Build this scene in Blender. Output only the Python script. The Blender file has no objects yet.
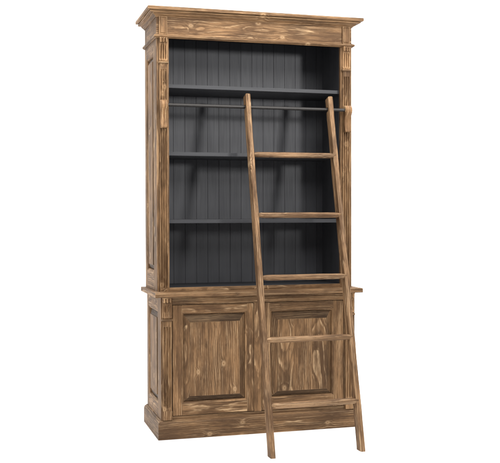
import bpy, math, random
from mathutils import Vector, Matrix

random.seed(11)
scene = bpy.context.scene
col = scene.collection

# ------------------------------------------------------------------ dimensions (metres, y = 0 is the back)
W, D = 0.5844, 0.3957            # upper body half width, depth
WL, DL = 0.5767, 0.4633          # lower body half width, depth
WC, DC = 0.6140, 0.5005          # counter
Z_PL, Z_CT, T_CT = 0.1053, 0.8145, 0.026
Z_ARC, Z_FR, H = 2.2370, 2.3560, 2.400
WO = 0.5144                      # half width of the open front
Z_SILL = 0.8346

# ------------------------------------------------------------------ materials
def N(nt, kind, **kw):
    n = nt.nodes.new(kind)
    for k, v in kw.items():
        if k == 'ins':
            for i, val in v.items():
                s = n.inputs[i]
                if isinstance(val, bpy.types.NodeSocket):
                    nt.links.new(val, s)
                else:
                    s.default_value = val
        else:
            setattr(n, k, v)
    return n

def M(nt, op, a, b=None, c=None, clamp=False):
    n = nt.nodes.new('ShaderNodeMath'); n.operation = op; n.use_clamp = clamp
    for i, v in enumerate((a, b, c)):
        if v is None: continue
        if isinstance(v, bpy.types.NodeSocket): nt.links.new(v, n.inputs[i])
        else: n.inputs[i].default_value = v
    return n.outputs[0]

def mixc(nt, fac, a, b, blend='MIX'):
    n = nt.nodes.new('ShaderNodeMix'); n.data_type = 'RGBA'; n.blend_type = blend
    for idx, v in ((0, fac), (6, a), (7, b)):
        if isinstance(v, bpy.types.NodeSocket): nt.links.new(v, n.inputs[idx])
        else: n.inputs[idx].default_value = v if idx == 0 else (*v, 1)
    return n.outputs[2]

def sstep(nt, x, a, b):
    n = nt.nodes.new('ShaderNodeMapRange'); n.interpolation_type = 'SMOOTHSTEP'
    nt.links.new(x, n.inputs[0])
    n.inputs[1].default_value = a; n.inputs[2].default_value = b
    return n.outputs[0]

def wood_material(name, early, dark, pale, knot, line_gain=1.0):
    m = bpy.data.materials.new(name); m.use_nodes = True
    nt = m.node_tree; nt.nodes.clear()
    out = N(nt, 'ShaderNodeOutputMaterial')
    bs = N(nt, 'ShaderNodeBsdfPrincipled')
    nt.links.new(bs.outputs[0], out.inputs[0])
    g = N(nt, 'ShaderNodeAttribute', attribute_name='grain').outputs['Vector']
    tone = N(nt, 'ShaderNodeAttribute', attribute_name='tone').outputs['Fac']
    sep = N(nt, 'ShaderNodeSeparateXYZ', ins={0: g})
    u, v, w = sep.outputs
    def scaled(sx, sy, sz):
        return N(nt, 'ShaderNodeVectorMath', operation='MULTIPLY', ins={0: g, 1: (sx, sy, sz)}).outputs[0]
    def noise(vec, scale=1.0, detail=2.0, rough=0.5):
        n = N(nt, 'ShaderNodeTexNoise', ins={'Vector': vec, 'Scale': scale, 'Detail': detail, 'Roughness': rough})
        return n.outputs['Fac'], n.outputs['Color']
    # slow wandering of the heart line along the board
    nf, nc = noise(scaled(1.7, 2.5, 2.5), 1.0, 1.3)
    ws = N(nt, 'ShaderNodeSeparateColor', ins={0: nc})
    v2 = M(nt, 'ADD', v, M(nt, 'MULTIPLY', M(nt, 'SUBTRACT', ws.outputs[0], .5), .06))
    w2 = M(nt, 'ADD', w, M(nt, 'MULTIPLY', M(nt, 'SUBTRACT', ws.outputs[1], .5), .14))
    r = M(nt, 'SQRT', M(nt, 'ADD', M(nt, 'MULTIPLY', v2, v2), M(nt, 'MULTIPLY', w2, w2)))
    wob, _ = noise(scaled(8, 26, 26), 1.0, 2.5)
    ring = M(nt, 'ADD', M(nt, 'MULTIPLY', r, 92.0), M(nt, 'MULTIPLY', wob, 0.8))
    # knots: small pale hearts with the grain bending round them
    vo = N(nt, 'ShaderNodeTexVoronoi', voronoi_dimensions='2D', feature='F1', ins={'Vector': scaled(5.6, 8.0, 0), 'Scale': 1.0, 'Randomness': .95})
    vsep = N(nt, 'ShaderNodeSeparateColor', ins={0: vo.outputs['Color']})
    has = M(nt, 'GREATER_THAN', vsep.outputs[0], .70)
    kd = M(nt, 'ADD', vo.outputs['Distance'], M(nt, 'MULTIPLY', M(nt, 'SUBTRACT', wob, .5), .05))
    bump_k = M(nt, 'MULTIPLY', has, M(nt, 'POWER', 2.718, M(nt, 'MULTIPLY', M(nt, 'MULTIPLY', kd, kd), -30.0)))
    ring = M(nt, 'ADD', ring, M(nt, 'MULTIPLY', bump_k, 1.9))
    t = M(nt, 'FRACT', ring)
    # early wood slowly turning into a hard pale late-wood line, then a sharp stop
    line = M(nt, 'MULTIPLY', sstep(nt, t, .62, .86), M(nt, 'SUBTRACT', 1.0, sstep(nt, t, .91, .96)))
    amp, _ = noise(scaled(4.5, 20, 20), 1.0, 3.0, .6)
    brk, _ = noise(scaled(10, 95, 95), 1.0, 3.0, .6)
    line = M(nt, 'MULTIPLY', line, sstep(nt, amp, .42, .60))
    line = M(nt, 'MULTIPLY', line, M(nt, 'ADD', .10, M(nt, 'MULTIPLY', sstep(nt, brk, .40, .58), .90)))
    dline = M(nt, 'MULTIPLY', sstep(nt, t, .0, .04), M(nt, 'SUBTRACT', 1.0, sstep(nt, t, .10, .40)))
    fib, _ = noise(scaled(7, 170, 170), 1.0, 4.0, .8)
    fib2, _ = noise(scaled(1.4, 46, 46), 1.0, 5.0, .70)
    fleck, _ = noise(scaled(15, 150, 150), 1.0, 4.0, .75)
    patch, _ = noise(scaled(3.2, 9.0, 9.0), 1.0, 4.0, .65)
    blot, _ = noise(scaled(11, 26, 26), 1.0, 4.0, .7)
    c = mixc(nt, sstep(nt, patch, .34, .66), dark, early)
    c = mixc(nt, M(nt, 'MULTIPLY', sstep(nt, fib2, .45, .64), .70), c, dark)
    c = mixc(nt, M(nt, 'MULTIPLY', sstep(nt, fib2, .48, .33), .35), c, pale)
    c = mixc(nt, M(nt, 'MULTIPLY', dline, .60), c, dark)
    c = mixc(nt, M(nt, 'MULTIPLY', line, .80 * line_gain), c, pale)
    c = mixc(nt, M(nt, 'MULTIPLY', sstep(nt, fib, .50, .62), .62), c, (dark[0]*.45, dark[1]*.42, dark[2]*.40))
    c = mixc(nt, M(nt, 'MULTIPLY', sstep(nt, fleck, .62, .75), .30), c, pale)
    c = mixc(nt, M(nt, 'MULTIPLY', sstep(nt, blot, .58, .74), .55), c, (dark[0]*.45, dark[1]*.42, dark[2]*.40))
    rim = M(nt, 'MULTIPLY', has, M(nt, 'SUBTRACT', 1.0, sstep(nt, kd, .03, .13)))
    kn = M(nt, 'MULTIPLY', has, M(nt, 'SUBTRACT', 1.0, sstep(nt, kd, .012, .045)))
    c = mixc(nt, M(nt, 'MULTIPLY', rim, .50), c, pale)
    c = mixc(nt, M(nt, 'MULTIPLY', kn, .70), c, knot)
    # rubbed edges: the stain is brushed off the arrises
    geo = N(nt, 'ShaderNodeNewGeometry')
    bev = N(nt, 'ShaderNodeBevel', samples=4, ins={'Radius': .0035})
    dt = N(nt, 'ShaderNodeVectorMath', operation='DOT_PRODUCT', ins={0: geo.outputs['Normal'], 1: bev.outputs[0]}).outputs['Value']
    edge = M(nt, 'MULTIPLY', sstep(nt, dt, .985, .86), sstep(nt, patch, .36, .60))
    c = mixc(nt, M(nt, 'MULTIPLY', edge, .45), c, pale)
    c = mixc(nt, 1.0, c, N(nt, 'ShaderNodeCombineColor', ins={0: tone, 1: tone, 2: tone}).outputs[0], 'MULTIPLY')
    nt.links.new(c, bs.inputs['Base Color'])
    nt.links.new(M(nt, 'ADD', .50, M(nt, 'MULTIPLY', fib, .22)), bs.inputs['Roughness'])
    bs.inputs['Specular IOR Level'].default_value = .22
    h = M(nt, 'ADD', M(nt, 'MULTIPLY', line, .6), M(nt, 'ADD', M(nt, 'MULTIPLY', fib, -1.0), M(nt, 'MULTIPLY', fib2, -.8)))
    bp = N(nt, 'ShaderNodeBump', ins={'Strength': .9, 'Distance': .0020, 'Height': h})
    nt.links.new(bp.outputs[0], bs.inputs['Normal'])
    return m

pine = wood_material('stained_pine', (.286, .160, .074), (.094, .049, .022), (.56, .375, .210), (.15, .066, .020))
pine_ladder = wood_material('ladder_pine', (.285, .165, .083), (.084, .044, .021), (.55, .380, .225), (.14, .07, .03), 1.0)

def paint_material():
    m = bpy.data.materials.new('anthracite_paint'); m.use_nodes = True
    nt = m.node_tree; bs = nt.nodes['Principled BSDF']
    g = N(nt, 'ShaderNodeAttribute', attribute_name='grain').outputs['Vector']
    tone = N(nt, 'ShaderNodeAttribute', attribute_name='tone').outputs['Fac']
    s = N(nt, 'ShaderNodeVectorMath', operation='MULTIPLY', ins={0: g, 1: (5, 160, 160)}).outputs[0]
    n1 = N(nt, 'ShaderNodeTexNoise', ins={'Vector': s, 'Scale': 1.0, 'Detail': 3.0}).outputs['Fac']
    s2 = N(nt, 'ShaderNodeVectorMath', operation='MULTIPLY', ins={0: g, 1: (3, 12, 12)}).outputs[0]
    n2 = N(nt, 'ShaderNodeTexNoise', ins={'Vector': s2, 'Scale': 1.0, 'Detail': 3.0}).outputs['Fac']
    c = mixc(nt, sstep(nt, n2, .3, .7), (.047, .048, .0545), (.059, .0605, .0675))
    c = mixc(nt, M(nt, 'MULTIPLY', sstep(nt, n1, .5, .8), .4), c, (.036, .0365, .041))
    c = mixc(nt, 1.0, c, N(nt, 'ShaderNodeCombineColor', ins={0: tone, 1: tone, 2: tone}).outputs[0], 'MULTIPLY')
    nt.links.new(c, bs.inputs['Base Color'])
    nt.links.new(M(nt, 'ADD', .42, M(nt, 'MULTIPLY', n1, .2)), bs.inputs['Roughness'])
    bs.inputs['Specular IOR Level'].default_value = .3
    bp = N(nt, 'ShaderNodeBump', ins={'Strength': .35, 'Distance': .0008, 'Height': n1})
    nt.links.new(bp.outputs[0], bs.inputs['Normal'])
    return m
paint = paint_material()

def metal_material():
    m = bpy.data.materials.new('dark_iron'); m.use_nodes = True
    nt = m.node_tree; bs = nt.nodes['Principled BSDF']
    tc = N(nt, 'ShaderNodeTexCoord').outputs['Object']
    n1 = N(nt, 'ShaderNodeTexNoise', ins={'Vector': tc, 'Scale': 60.0, 'Detail': 4.0}).outputs['Fac']
    nt.links.new(mixc(nt, n1, (.014, .0125, .012), (.034, .031, .029)), bs.inputs['Base Color'])
    bs.inputs['Metallic'].default_value = .5
    nt.links.new(M(nt, 'ADD', .34, M(nt, 'MULTIPLY', n1, .2)), bs.inputs['Roughness'])
    return m
iron = metal_material()

def white_material():
    m = bpy.data.materials.new('white_studio_paper'); m.use_nodes = True
    nt = m.node_tree; bs = nt.nodes['Principled BSDF']
    tc = N(nt, 'ShaderNodeTexCoord').outputs['Object']
    n1 = N(nt, 'ShaderNodeTexNoise', ins={'Vector': tc, 'Scale': 3.0, 'Detail': 4.0}).outputs['Fac']
    nt.links.new(mixc(nt, n1, (.90, .90, .90), (.92, .92, .92)), bs.inputs['Base Color'])
    bs.inputs['Roughness'].default_value = .9
    bs.inputs['Specular IOR Level'].default_value = .1
    return m
white = white_material()

# ------------------------------------------------------------------ mesh collector
class MB:
    def __init__(s): s.v, s.f, s.g, s.t, s.sm = [], [], [], [], []
    @staticmethod
    def off(pith=None):
        return (random.uniform(0, 60), random.choice((-1, 1))*random.uniform(.09, .2), random.uniform(.0, .06) if pith is None else pith) if (pith is None and random.random() < .55) else (random.uniform(0, 60), random.uniform(-.03, .03), random.uniform(.06, .13) if pith is None else pith)
    def vert(s, p, g, t=1.0):
        s.v.append(tuple(p)); s.g.append(tuple(g)); s.t.append(t); return len(s.v) - 1
    def poly(s, pts, grain, tone=1.0):
        """one face with its own corners; grain: function point -> grain vector"""
        s.f.append([s.vert(p, grain(p), tone) for p in pts]); s.sm.append(False)
    def gfun(s, axis, centre, thin, off=None):
        """grain frame: along = axis letter, thin = letter of the thin direction"""
        o = off or MB.off(); ax = 'xyz'.index(axis); th = 'xyz'.index(thin); wd = 3 - ax - th
        return lambda p: (p[ax] + o[0], p[wd] - centre[wd] + o[1], p[th] - centre[th] + o[2])
    def box(s, x0, x1, y0, y1, z0, z1, axis=None, tone=None, off=None):
        d = {'x': x1-x0, 'y': y1-y0, 'z': z1-z0}
        if axis is None: axis = max(d, key=d.get)
        thin = min((k for k in d if k != axis), key=d.get)
        gf = s.gfun(axis, ((x0+x1)/2, (y0+y1)/2, (z0+z1)/2), thin, off)
        t = tone if tone is not None else random.uniform(.90, 1.08)
        P = [(x, y, z) for z in (z0, z1) for y in (y0, y1) for x in (x0, x1)]
        b = len(s.v)
        for p in P: s.vert(p, gf(p), t)
        for f in ((0,2,3,1), (4,5,7,6), (0,1,5,4), (2,6,7,3), (0,4,6,2), (1,3,7,5)):
            s.f.append([b+i for i in f]); s.sm.append(False)
    def grid(s, rows, grain, tone=1.0, smooth=True, close=False):
        """rows: list of equal length point lists, joined into a sheet"""
        b = len(s.v); n = len(rows[0])
        for r in rows:
            for p in r: s.vert(p, grain(p), tone)
        for i in range(len(rows)-1):
            for j in range(n if close else n-1):
                k = (j+1) % n
                s.f.append([b+i*n+j, b+i*n+k, b+(i+1)*n+k, b+(i+1)*n+j]); s.sm.append(smooth)
    def build(s, name, mat, parent=None, bevel=0.0, loc=None):
        me = bpy.data.meshes.new(name)
        o3 = Vector(loc) if loc else Vector((0, 0, 0))
        me.from_pydata([tuple(Vector(p)-o3) for p in s.v], [], s.f)
        a = me.attributes.new('grain', 'FLOAT_VECTOR', 'POINT')
        a.data.foreach_set('vector', [c for g in s.g for c in g])
        a = me.attributes.new('tone', 'FLOAT', 'POINT'); a.data.foreach_set('value', s.t)
        me.polygons.foreach_set('use_smooth', s.sm)
        me.materials.append(mat); me.update()
        o = bpy.data.objects.new(name, me); col.objects.link(o)
        o.location = o3
        if parent: o.parent = parent
        if bevel:
            md = o.modifiers.new('arris', 'BEVEL'); md.width = bevel; md.segments = 2
            md.limit_method = 'ANGLE'; md.angle_limit = math.radians(36); md.use_clamp_overlap = True
        return o

def sweep(mb, prof, w, d, sx=1.0, tone=1.0, off=None):
    """mitred moulding round left side, front and right side. prof: (offset, z) from the bottom to the top, outside"""
    def at(k, o, z):
        return [(-w-o*sx, 0, z), (-w-o*sx, -d-o, z), (w+o*sx, -d-o, z), (w+o*sx, 0, z)][k]
    for seg, ax, th in ((0, 'y', 'x'), (1, 'x', 'y'), (2, 'y', 'x')):
        A, B = at(seg, 0, prof[0][1]), at(seg+1, 0, prof[0][1])
        c = [(A[i]+B[i])/2 for i in range(3)]
        gf = mb.gfun(ax, c, th, off if seg == 1 else None); t = tone * random.uniform(.93, 1.05)
        for i in range(len(prof)-1):
            (o0, z0), (o1, z1) = prof[i], prof[i+1]
            mb.poly([at(seg, o0, z0), at(seg+1, o0, z0), at(seg+1, o1, z1), at(seg, o1, z1)], gf, t)
    for k, ordr in ((0, 1), (3, -1)):     # end grain at the back
        mb.poly([at(k, o, z) for o, z in prof][::ordr], mb.gfun('y', (0, 0, 0), 'x'), tone)

def ring_rect(mb, mp, rect, steps, grain_of, tones=(1, 1, 1, 1), base=0, wid=(1, 1, 1, 1)):
    """mitred rectangular rings. rect = a0, a1, b0, b1; steps = (inset, depth); mp(a, b, depth) -> point
       grain_of(side) -> grain function; sides: 0 bottom, 1 right, 2 top, 3 left"""
    a0, a1, b0, b1 = rect
    def cs(i, dp):
        B, Rr, T, L = (base + (i-base)*k if i > base else i for k in wid)
        return [mp(a0+L, b0+B, dp), mp(a1-Rr, b0+B, dp), mp(a1-Rr, b1-T, dp), mp(a0+L, b1-T, dp)]
    for (i0, d0), (i1, d1) in zip(steps[:-1], steps[1:]):
        A, B = cs(i0, d0), cs(i1, d1)
        for k in range(4):
            q = (k+1) % 4
            mb.poly([A[k], A[q], B[q], B[k]], grain_of(k), tones[k])
    return cs(*steps[-1])

def panelled(parent, frame_name, mp, outer, opening, thick, axes, bevel_w=.032, tone=1.0, wid=(1, 1, 1, 1)):
    """frame-and-panel work: stiles, rails, moulded inner edge and a raised panel with dark end-grain bevels"""
    a_ax, n_ax = axes
    A0, A1, B0, B1 = outer; a0, a1, b0, b1 = opening
    fm = MB()
    def bx(p0, p1, q0, q1, axis):
        P, Q = mp(p0, q0, 0), mp(p1, q1, -thick)
        lo = [min(P[i], Q[i]) for i in range(3)]; hi = [max(P[i], Q[i]) for i in range(3)]
        fm.box(lo[0], hi[0], lo[1], hi[1], lo[2], hi[2], axis, tone*random.uniform(.82, 1.12))
    bx(A0, a0, B0, B1, 'z'); bx(a1, A1, B0, B1, 'z')
    e = .0006
    bx(a0+e, a1-e, B0, b0, a_ax); bx(a0+e, a1-e, b1, B1, a_ax)
    c = mp((a0+a1)/2, (b0+b1)/2, 0)
    gh = [fm.gfun(a_ax, c, n_ax), fm.gfun('z', c, n_ax), fm.gfun(a_ax, c, n_ax), fm.gfun('z', c, n_ax)]
    stick = [(0, -.0005), (.0015, -.0025), (.004, -.0028), (.0075, -.0042), (.0105, -.0085), (.0115, -.0200)]
    fr = fm.build(frame_name, pine, parent, .0014)
    sm = MB()
    ring_rect(sm, mp, opening, stick, lambda k: gh[k], (tone*1.05, tone, tone*1.12, tone))
    mo = sm.build('panel_moulding', pine, fr)
    pm = MB()
    gp = pm.gfun('z', c, n_ax)
    i0 = .0134
    steps = [(i0, -.0200), (i0+.0003, -.0160), (i0+bevel_w, -.0060), (i0+bevel_w+.0010, -.0018)]
    # end grain on the top and bottom bevels drinks the stain
    q = ring_rect(pm, mp, opening, steps[:3], lambda k: gp if k % 2 else pm.gfun(a_ax, c, n_ax, (3.3+8*tone+a0, .13, .02)), (.40*tone, .80*tone, .48*tone, .88*tone), i0, wid)
    q = ring_rect(pm, mp, opening, steps[2:], lambda k: gp, (tone*.6,)*4, i0, wid)
    # the field is glued up from strips
    n = 3 if (a1-a0) > .3 else 1
    bw = bevel_w+.0010
    x0, x1 = a0+i0+bw*wid[3], a1-i0-bw*wid[1]
    y0, y1 = b0+i0+bw*wid[0], b1-i0-bw*wid[2]
    cuts = [x0] + sorted(x0+(x1-x0)*(k/n+random.uniform(-.06, .06)) for k in range(1, n)) + [x1]
    for k in range(n):
        cc = mp((cuts[k]+cuts[k+1])/2, (y0+y1)/2, 0)
        g2 = pm.gfun('z', cc, n_ax); tt = tone*random.uniform(.92, 1.10)
        pm.poly([mp(cuts[k], y0, -.0018), mp(cuts[k+1], y0, -.0018), mp(cuts[k+1], y1, -.0018), mp(cuts[k], y1, -.0018)], g2, tt)
    # closed back so the panel is a real board
    e = .004
    pm.poly([mp(a0+e, b0+e, -.0201), mp(a0+e, b1-e, -.0201), mp(a1-e, b1-e, -.0201), mp(a1-e, b0+e, -.0201)], gp, tone)
    pm.build('raised_panel', pine, fr)
    return fr

def relief(mb, x0, x1, z0, z1, yb, f, nx, zs, tone=1.0):
    """a carved block: front sheet at y = yb - f(s, z) with s in 0..1 across, plus flanks, top and bottom"""
    cx = (x0+x1)/2
    gf = mb.gfun('z', (cx, yb, (z0+z1)/2), 'y')
    rows = [[(x0+(x1-x0)*i/nx, yb-f(i/nx, z), z) for i in range(nx+1)] for z in zs]
    mb.grid(rows, gf, tone, smooth=False)
    for j in (0, nx):
        for a, b in zip(rows[:-1], rows[1:]):
            q = [a[j], b[j], (b[j][0], yb, b[j][2]), (a[j][0], yb, a[j][2])]
            mb.poly(q if j == nx else q[::-1], gf, tone)
    for r, rev in ((rows[0], False), (rows[-1], True)):
        q = r + [(r[-1][0], yb, r[0][2]), (r[0][0], yb, r[0][2])]
        mb.poly(q[::-1] if not rev else q, gf, tone)

# ------------------------------------------------------------------ setting
fl = MB()
gz = lambda p: (p[0], p[1], p[2])
fl.poly([(-7, -2.0, 0), (7, -2.0, 0), (7, 2.2, 0), (-7, 2.2, 0)], gz)
floor = fl.build('floor', white); floor['kind'] = 'structure'
bd = MB()
R = 1.2
prof = [(2.2 + R*math.sin(a*math.pi/32), R - R*math.cos(a*math.pi/32)) for a in range(17)] + [(2.2+R, 3.0), (2.2+R, 5.4)]
bd.grid([[(-7, y, z), (7, y, z)] for y, z in prof], gz, 1.0, True)
backdrop = bd.build('backdrop', white); backdrop['kind'] = 'structure'

# ------------------------------------------------------------------ bookcase
case = bpy.data.objects.new('bookcase', None); col.objects.link(case)
case['label'] = 'tall brown stained pine bookcase with dark grey open shelves above two panelled doors'
case['category'] = 'bookcase'

# plinth
m = MB()
sweep(m, [(-.03, 0), (.0282, 0), (.0282, .080), (.0262, .090), (.0200, .0985), (.0105, .1020), (.0085, .1053), (-.03, .1053)], WL, DL, 76e-2, .80, (21.7, -.055, .045))
m.build('plinth', pine, case, .0012)

# lower carcass: sides with raised panels, face frame, doors, back
for s in (-1, 1):
    mp = lambda a, b, d, s=s: (s*(WL + d), a, b)
    panelled(case, 'side_panel', mp, (-DL+.0225, -.001, Z_PL-.03, Z_CT-T_CT), (-.362, -.058, .178, .706), .020, ('y', 'x'), .030, .92)
m = MB()
yF, yB = -DL, -DL+.022
m.box(-WL, -.5135, yF, yB, Z_PL-.02, Z_CT-T_CT-.0005, 'z', .92)
m.box(.5100, WL, yF, yB, Z_PL-.02, Z_CT-T_CT-.0005, 'z', .92)
m.box(-.5130, .5095, yF-.0006, yB, .7455, Z_CT-T_CT-.0005, 'x', .90)
m.box(-.5130, .5095, yF+.001, yB, Z_PL-.02, .1215, 'x', .80)
m.box(-.0405, .0040, yF-.0004, yB, .1220, .7450, 'z', 1.06)
m.build('face_frame', pine, case, .0014)
mp = lambda a, b, d: (a, -DL + .0008 - d, b)
dl = panelled(case, 'door', mp, (-.5105, -.0430, .1245, .7420), (-.4585, -.0800, .1880, .7000), .021, ('x', 'y'), .032, 1.0, (.84, .95, 1.32, 1.0))
dr = panelled(case, 'door', mp, (.0065, .5070, .1245, .7420), (.0560, .4450, .1880, .7000), .021, ('x', 'y'), .032, .95, (.84, .90, 1.32, 1.0))
m = MB()
m.box(-WL+.021, WL-.021, -.014, -.002, .04, Z_CT-T_CT-.001, 'z', 1.0)
m.box(-WL+.021, WL-.021, -DL+.023, -.015, .085, .100, 'x', 1.0)
m.build('back_board', pine, case)

# counter board with rounded nose
m = MB()
zc0, zc1 = Z_CT-T_CT, Z_CT
nose = [(-.060, zc0), (-.0025, zc0), (-.0008, zc0+.0008), (0, zc0+.003), (0, zc1-.0045), (-.0014, zc1-.0014), (-.0045, zc1), (-.060, zc1)]
sweep(m, nose, WC, DC, 1.0, 1.0)
m.box(-WC+.0595, WC-.0595, -DC+.0595, -.0005, zc0+.0003, zc1-.0003, 'x', 1.0)
m.build('counter', pine, case)

# upper carcass
for s in (-1, 1):
    mp = lambda a, b, d, s=s: (s*(W + d), a, b)
    panelled(case, 'side_panel', mp, (-D+.0225, -.001, Z_CT, Z_FR), (-.292, -.062, .918, 2.163), .020, ('y', 'x'), .026, .98)
m = MB()
m.box(-W, -WO, -D, -D+.022, Z_CT, Z_ARC+.004, 'z', 1.02)
m.box(WO, W, -D, -D+.022, Z_CT, Z_ARC+.004, 'z', 1.02)
m.box(-WO+.0005, WO-.0005, -D+.001, -D+.022, Z_CT, Z_SILL, 'x', .95)
m.build('face_frame', pine, case, .0014)

# frieze, architrave bead and cornice
m = MB()
m.box(-W, W, -D, -D+.022, Z_ARC+.0045, Z_FR+.012, 'x', 1.1, (7.3, .0, .030))
fz = m.build('frieze', pine, case, .001)
for s in (-1, 1):
    m = MB()
    x0, x1 = sorted((s*.5705, s*.5240))
    def ff(q, z):
        e = min(q, 1-q)
        zz = min(z-(Z_ARC+.0165), (Z_FR-.004)-z)
        k = min(e*(x1-x0), zz)
        return .0105 if k > .0075 else (.0065 if k > .0060 else .0105)
    zs = [Z_ARC+.010+i*(Z_FR-.002-Z_ARC-.010)/40 for i in range(41)]
    relief(m, x0, x1, zs[0], zs[-1], -D, ff, 32, zs, 1.15)
    m.build('end_block', pine, fz)
m = MB()
zb = Z_ARC
sweep(m, [(-.004, zb-.004), (.006, zb-.004), (.0085, zb-.001), (.0130, zb), (.0165, zb+.003), (.0175, zb+.007), (.0165, zb+.011), (.0130, zb+.0140), (.0060, zb+.015), (.0045, zb+.0185), (-.004, zb+.0185)], W, D, .85, 1.0)
m.build('architrave_bead', pine, case)
m = MB()
z = Z_FR - .006
cor = [(-.01, z), (.0045, z), (.0060, z+.0040), (.0095, z+.0070), (.0150, z+.0100), (.0195, z+.0140), (.0215, z+.0190), (.0215, z+.0200),
       (.0345, z+.0200), (.0395, z+.0215), (.0420, z+.0245), (.0415, z+.0275), (.0390, z+.0300), (.0350, z+.0310), (.0350, z+.0320), (.0535, z+.0320), (.0550, z+.0330), (.0555, z+.0350),
       (.0555, H-.0025), (.0540, H), (-.01, H)]
sweep(m, cor, W, D, 1.0, 1.04)
m.box(-W+.0095, W-.0095, -D+.0095, -.001, H-.016, H-.0006, 'x', 1.0)
m.build('cornice', pine, case)

# interior: painted back boards, liners, shelves
m = MB()
bw = .0705; x = -.5570; yb = -.020
xs = []
while x < .5570:
    x1 = min(x+bw, .5570)
    gf = m.gfun('z', ((x+x1)/2, yb, 1.5), 'y'); t = random.uniform(.93, 1.07)
    a, b = x, x1
    gr = .0019
    pr = [(a, yb+.0030), (a+gr*.35, yb+.0030), (a+gr, yb), (b-gr, yb), (b-gr*.35, yb+.0030), (b, yb+.0030)]
    m.grid([[(px, py, z) for px, py in pr] for z in (Z_CT+.002, 2.334)], gf, t, smooth=False)
    x = x1
m.poly([(-.5395, -.003, Z_CT+.002), (-.5395, -.003, 2.334), (.5395, -.003, 2.334), (.5395, -.003, Z_CT+.002)], m.gfun('z', (0, 0, 0), 'y'))
m.build('back_panel', paint, case)
for s in (-1, 1):
    m = MB()
    x0, x1 = sorted((s*.5400, s*.5620))
    m.box(x0, x1, -D+.0225, -.0165, Z_CT+.003, 2.333, 'z', .95)
    m.build('side_liner', paint, case)
m = MB(); m.box(-.5395, .5395, -D+.0225, -.021, 2.300, 2.318, 'x', .9); m.build('ceiling_board', paint, case)
m = MB(); m.box(-.5395, .5395, -D+.0225, -.021, Z_CT+.002, Z_SILL-.004, 'x', .6); m.build('floor_board', paint, case)  # same paint as the liners, toned down: the bay's shade is put into the colour
for z1 in (1.982, 1.601, 1.2185):
    m = MB(); m.box(-.5392, .5392, -.366, -.0205, z1-.021, z1, 'x', .64); m.build('shelf', paint, case, .0015)

# ------------------------------------------------------------------ pilasters with carved capitals
def flutes(n, z0, z1, depth, margin):
    """stopped half-round flutes"""
    def f(q, z):
        y = .0125
        if q < .03 or q > .97: y -= .0015
        p = (q-margin)/(1-2*margin)
        if 0 < p < 1:
            k = (p*n) % 1.0
            e = min(k, 1-k)
            hw = .40
            if abs(k-.5) < hw:
                c = math.sqrt(max(0, 1-((k-.5)/hw)**2))
                end = min(1.0, max(0, (z-z0)/.010), max(0, (z1-z)/.010))
                y -= depth*c*math.sqrt(max(0, min(1, end)))
        return y
    return f

def capital_fn(z0, z1, t0, t1, ng):
    h = z1 - z0
    band = z1 - .022
    def f(q, z):
        t = (z - z0)/h
        if z > z1-.006:                       # little abacus
            return .031
        if z > band-.006:                     # three lobes of the top band
            k = (q*3) % 1.0
            c = math.sqrt(max(0, 1-((k-.5)/.5)**2))
            low = band - .006 + .010*(1-c)    # each lobe ends in a round drop
            if z > low: return .0205 + .0105*c
            return .0150
        y = .0105 + .0130*max(0, t-.25)**1.5 + (.0040*math.exp(-((t-.06)/.05)**2))
        if t0 < t < t1:                     # three gouged grooves
            k = ((q-.08)/.84*ng)
            if 0 < k < ng:
                k = k % 1.0
                if abs(k-.5) < .36:
                    c = math.sqrt(max(0, 1-((k-.5)/.36)**2))
                    e = min(1, max(0, (t-t0)/.12), max(0, (t1-t)/.10))
                    y -= .0100*c*math.sqrt(max(0, e))
        return y
    return f

def lin(a, b, n): return [a+(b-a)*i/n for i in range(n+1)]

def pilaster(s, cx, wd, yb, z_foot, z_base, z_neck, z_top, tone, t0, t1, ng):
    x0, x1 = cx-wd/2, cx+wd/2
    m = MB()
    zf0, zf1 = z_base+.014, z_neck-.030
    zs = lin(z_base, zf0, 2)[:-1] + lin(zf0, zf0+.012, 8)[:-1] + lin(zf0+.012, zf1-.012, 30)[:-1] + lin(zf1-.012, zf1, 8)[:-1] + lin(zf1, z_neck, 4)
    relief(m, x0, x1, z_base, z_neck, yb, flutes(3, zf0, zf1, .0085, .07), 48, zs, tone)
    if z_foot < z_base:                        # plain foot block
        m.box(x0-.0015, x1+.0015, yb-.0165, yb, z_foot, z_base, 'z', tone*1.25)
    p = m.build('pilaster', pine, case)
    m = MB()
    relief(m, x0-.001, x1+.001, z_neck+.0115, z_top, yb, capital_fn(z_neck+.0115, z_top, t0, t1, ng), 48, lin(z_neck+.0115, z_top, 56), tone*1.32)
    m.build('capital', pine, p)
    m = MB()                                   # neck strip, half round
    gf = m.gfun('x', (cx, yb, z_neck), 'y')
    pr = [(0, z_neck-.0005)] + [(.0145+.0075*math.sin(a*math.pi/8), z_neck+.0055-.0055*math.cos(a*math.pi/8)) for a in range(9)] + [(0, z_neck+.0115)]
    rows = [[(xx, yb-o, zz) for o, zz in pr] for xx in (x0-.005, x1+.005)]
    m.grid(rows, gf, tone*.75, smooth=False)
    m.poly(rows[0], gf, tone*.75); m.poly(rows[1][::-1], gf, tone*.75)
    m.build('neck_strip', pine, p)
    return p
for s in (-1, 1):
    pilaster(s, s*.5475, .044, -D, Z_CT, Z_CT, 2.0900, Z_ARC-.0042, 1.0, .06, .74, 3)
    pilaster(s, s*.5430 - .0015, .050, -DL, Z_PL, Z_PL+.050, .6560, Z_CT-T_CT-.0008, .95, .28, .66, 2)

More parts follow.
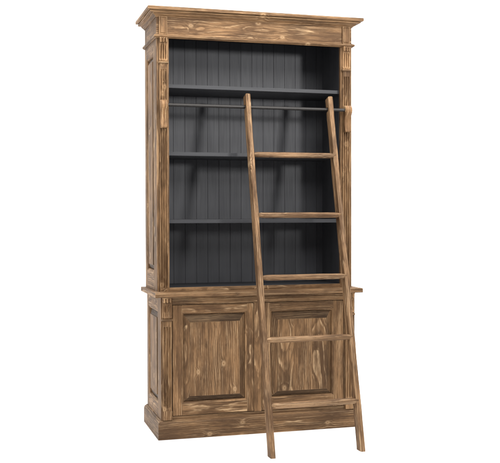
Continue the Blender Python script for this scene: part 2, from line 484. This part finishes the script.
# ------------------------------------------------------------------ rod and its brackets
ZR, YR = 1.8585, -.4300
def bracket(cx):
    m = MB()
    yb = -D-.0115
    prof = [(.000, 1.884), (.012, 1.8865), (.026, 1.8850), (.038, 1.8795), (.0455, 1.870), (.0480, 1.8585), (.0455, 1.846), (.0385, 1.836),
            (.0300, 1.8265), (.0245, 1.815), (.0220, 1.802), (.0215, 1.788), (.0235, 1.772), (.0275, 1.757), (.0310, 1.745), (.0320, 1.736),
            (.0305, 1.7315), (.0270, 1.7300), (.000, 1.7300)]
    hw = .0205
    gf = lambda p: (p[2]*1.0 + 40 + cx, p[0]*.6 + .16, (p[1]-yb)*.12 + .02)
    cols = [(-hw, .006), (-hw+.0018, .0018)] + [(-hw+.003+(2*hw-.006)*i/24, 0) for i in range(25)] + [(hw-.0018, .0018), (hw, .006)]
    c0 = (.016, 1.80)
    def sh(o, z, k):   # draw the rim in a little for rounded edges
        return (max(0, o - k*(.9 if o > .012 else 0)), z - (k*.5 if z > 1.86 else (-k*.5 if z < 1.74 else 0)))
    fine = []
    for (o0, z0), (o1, z1) in zip(prof[:-1], prof[1:]):
        fine += [(o0+(o1-o0)*q/3, z0+(z1-z0)*q/3) for q in range(3)]
    fine.append(prof[-1])
    rows = []
    for dx, k in cols:
        reed = .0042*(1-abs(math.cos(1.5*math.pi*(dx/hw+1)/1.0))**.6) if abs(dx) < hw-.0029 else 0
        # gouges run up the shank and die out under the round head
        rows.append([(cx+dx, yb-sh(o, z, k)[0]+(reed*min(1, max(0, (1.826-z)/.02))*min(1, max(0, (z-1.738)/.006)) if o > .01 else 0), sh(o, z, k)[1]) for o, z in fine])
    m.grid(rows, gf, 1.28, smooth=True)
    m.poly(rows[0], gf, 1.2); m.poly(rows[-1][::-1], gf, 1.2)
    return m.build('rod_bracket', pine, case)
bracket(-.5480); bracket(.5480)
m = MB()
n = 20; rr = .0094
gf = lambda p: p
rows = [[(x, YR+rr*math.cos(a*2*math.pi/n), ZR+rr*math.sin(a*2*math.pi/n)) for a in range(n)] for x in (-.531, .531)]
m.grid(rows, gf, 1.0, True, close=True)
m.poly(rows[0], gf); m.poly(rows[1][::-1], gf)
m.build('rod', iron, case)

# ------------------------------------------------------------------ ladder
lad = bpy.data.objects.new('ladder', None); col.objects.link(lad)
lad.location = (.145, -1.0, 0)
lad['label'] = 'light brown wooden ladder with five rungs leaning on the rod of the bookcase'
lad['category'] = 'ladder'
K = .3026                                    # slope of the front plane, y per z
Y0 = -1.030
ang = math.atan(K)
dirv = Vector((.0207, K, 1.0)).normalized()
nb = Vector((0, math.cos(ang), -math.sin(ang)))      # into the depth of the rail
RD, RW = .059, .0280
rung_z = [.256, .585, .909, 1.247, 1.587]
TOPZ = 1.931

def rail(x_foot, tone, seed, lean):
    rnd = random.Random(seed)
    ph = [rnd.uniform(0, 6.28) for _ in range(6)]
    m = MB(); rows = []
    off = (seed*3.1, .11, .03)
    steps = 150
    ZN = ZR + .0105
    zs = sorted([q for q in (TOPZ*i/steps for i in range(steps+1)) if abs(q-ZN) > .017] + [ZN-.0165+.0330*i/32 for i in range(33)])
    def wave(z, k): return math.sin(z*7.3+ph[k])*.5 + math.sin(z*17.1+ph[k+1])*.3 + math.sin(z*41.0+ph[k+2])*.2
    gverts = []
    for z in zs:
        dr = min(abs(z-q) for q in rung_z)
        c = .0036 + .0026*min(1, max(0, (dr-.035)/.06))**1.0
        c *= 1 + .12*wave(z, 0)
        if z > TOPZ-.10: c = max(.004, c*.7)
        cb = .0045*(1 + .3*wave(z, 3))
        bow = .0004*wave(z, 2)
        hw = RW/2 + .0003*wave(z, 1)
        dep = RD + .0012*wave(z, 3)
        if abs(z-ZN) < .0128:                    # round notch that hooks over the rod, open to the back
            dep = min(dep, .0385 - math.sqrt(.0128**2-(z-ZN)**2))
        # section: x across, n = depth from the front
        sec = [(-hw, c*1.35), (-hw+c*.25, c*.62), (-hw+c*.62, c*.22), (-hw+c, 0), (hw-c, 0), (hw-c*.62, c*.22), (hw-c*.25, c*.62), (hw, c*1.35),
               (hw, dep-cb), (hw-cb*.4, dep-cb*.3), (hw-cb, dep), (-hw+cb, dep), (-hw+cb*.4, dep-cb*.3), (-hw, dep-cb)]
        base = Vector((x_foot + lean*z + bow, Y0 + K*z, z))
        row = []
        for xx, nn in sec:
            p = base + Vector((xx, 0, 0)) + nb*nn
            if z == 0: p = Vector((p.x, p.y + K*(0-p.z), 0))      # foot cut level with the floor
            row.append(p)
            gverts.append(((z/math.cos(ang)) + off[0], xx*1.0 + off[1], nn-.028 + off[2]))
        rows.append(row)
    # round the top over
    last = rows[-1]; ctr = sum(last, Vector())/len(last)
    for k, (up, sc) in enumerate(((.0035, .94), (.0060, .80), (.0075, .55), (.0080, .2))):
        r = []
        for p in last:
            q = ctr + (p-ctr)*sc + dirv*up
            r.append(q); gverts.append((TOPZ/math.cos(ang)+off[0]+up, (p.x-ctr.x)*sc+off[1], off[2]))
        rows.append(r)
    b = len(m.v); n = len(rows[0]); i = 0
    for r in rows:
        for p in r:
            m.vert(p, gverts[i], tone); i += 1
    for a in range(len(rows)-1):
        for j in range(n):
            k = (j+1) % n
            m.f.append([b+a*n+j, b+a*n+k, b+(a+1)*n+k, b+(a+1)*n+j]); m.sm.append(j not in (3, 8, 10, 7, 13))
    m.f.append([b+(len(rows)-1)*n+j for j in range(n)]); m.sm.append(True)
    m.f.append([b+j for j in range(n)][::-1]); m.sm.append(False)
    o = m.build('side_rail', pine_ladder, lad, loc=None)
    o.location = -Vector(lad.location)
    return o
XL, XR = -.0870-RW/2, .4076-RW/2
rail(XL, 1.10, 5, .0178); rail(XR, 1.10, 9, .0206)
for zi, z in enumerate(rung_z):
    m = MB()
    rnd = random.Random(40+zi)
    # flattened round bar, seated in the rails a little behind their front face
    cdep = .0165
    c0 = Vector((0, Y0 + K*z, z)) + nb*cdep
    xa, xb = XL + .0178*z + RW/2 - .004, XR + .0206*z - RW/2 + .0125
    ns, nr = 44, 24
    off = MB.off(.02)
    b = len(m.v)
    for i in range(ns+1):
        x = xa + (xb-xa)*i/ns
        e = min(x-xa-.010, xb-.010-x)
        sc = 1.0 - .20*math.exp(-max(0, e)/.012)
        for j in range(nr):
            a = 2*math.pi*j/nr
            ca, sa = math.cos(a), math.sin(a)
            px = math.copysign(abs(ca)**.66, ca)*.0215*sc; pz = math.copysign(abs(sa)**.66, sa)*.0152*sc
            wv = 1 + .025*math.sin(x*23+rnd.random()*.1+zi) + .015*math.sin(x*61+j*.8)
            m.vert((x, c0.y+px*wv, c0.z+pz*wv), (x+off[0], px*1.3+off[1], pz*1.3+off[2]), 1.03)
    for i in range(ns):
        for j in range(nr):
            k = (j+1) % nr
            m.f.append([b+i*nr+j, b+(i+1)*nr+j, b+(i+1)*nr+k, b+i*nr+k]); m.sm.append(True)
    m.f.append([b+j for j in range(nr)]); m.sm.append(False)
    m.f.append([b+ns*nr+j for j in range(nr)][::-1]); m.sm.append(False)
    o = m.build('rung', pine_ladder, lad); o.location = -Vector(lad.location)

# ------------------------------------------------------------------ studio light
wd = bpy.data.worlds.new('World'); scene.world = wd; wd.use_nodes = True
wd.node_tree.nodes['Background'].inputs[0].default_value = (1, 1, 1, 1)
wd.node_tree.nodes['Background'].inputs[1].default_value = .42

def area(name, loc, target, sx, sy, radiance, colour=(1, 1, 1)):
    l = bpy.data.lights.new(name, 'AREA'); l.shape = 'RECTANGLE'; l.size = sx; l.size_y = sy
    l.energy = radiance*math.pi*sx*sy; l.color = colour
    o = bpy.data.objects.new(name, l); col.objects.link(o); o.location = loc
    o.rotation_euler = (Vector(target)-Vector(loc)).to_track_quat('-Z', 'Y').to_euler()
    return o
kl = bpy.data.lights.new('key_lamp', 'SPOT'); kl.energy = 920; kl.color = (1, .985, .96)
kl.spot_size = math.radians(36); kl.spot_blend = 1.0; kl.shadow_soft_size = .30
ko = bpy.data.objects.new('key_lamp', kl); col.objects.link(ko); ko.location = (2.30, -6.00, 2.15)
ko.rotation_euler = (Vector((-.05, -.2, 2.62))-ko.location).to_track_quat('-Z', 'Y').to_euler()
area('ceiling_softbox', (0, -1.0, 4.4), (0, -.7, 0), 5.5, 4.2, 5.1, (1, .985, .96))
area('front_softbox', (.5, -4.6, 3.9), (0, -.4, 1.4), 2.4, 1.5, 11.8, (1, .98, .95))
area('left_softbox', (-3.6, -2.6, 2.2), (-.4, -.2, 1.3), 1.6, 2.2, 2.0, (1, .97, .94))
area('backdrop_softbox', (0, 1.6, 4.6), (0, 2.4, 0), 7.0, 1.6, 6.0)

# ------------------------------------------------------------------ camera (solved from the photograph)
f, cx, cy, cz, yaw, pit, rol = 916.158, -1.4864, -5.4725, 1.2462, 15.8699, -1.0602, -.1219
y, a, r = (math.radians(q) for q in (yaw, pit, rol))
fw = Vector((math.sin(y)*math.cos(a), math.cos(y)*math.cos(a), math.sin(a)))
rt = Vector((math.cos(y), -math.sin(y), 0)); up = rt.cross(fw)
rt, up = rt*math.cos(r)+up*math.sin(r), up*math.cos(r)-rt*math.sin(r)
cam = bpy.data.cameras.new('camera'); co = bpy.data.objects.new('camera', cam); col.objects.link(co)
cam.sensor_fit = 'HORIZONTAL'; cam.sensor_width = 36; cam.lens = f/500*36
cam.clip_end = 200; cam.clip_start = .05
co.matrix_world = Matrix(((rt.x, up.x, -fw.x, cx), (rt.y, up.y, -fw.y, cy), (rt.z, up.z, -fw.z, cz), (0, 0, 0, 1)))
scene.camera = co

scene.view_settings.view_transform = 'Standard'; scene.view_settings.look = 'None'
scene.view_settings.exposure = 0; scene.view_settings.gamma = 1
scene.render.engine = 'CYCLES'
scene.cycles.use_denoising = True
scene.cycles.max_bounces = 8; scene.cycles.diffuse_bounces = 4
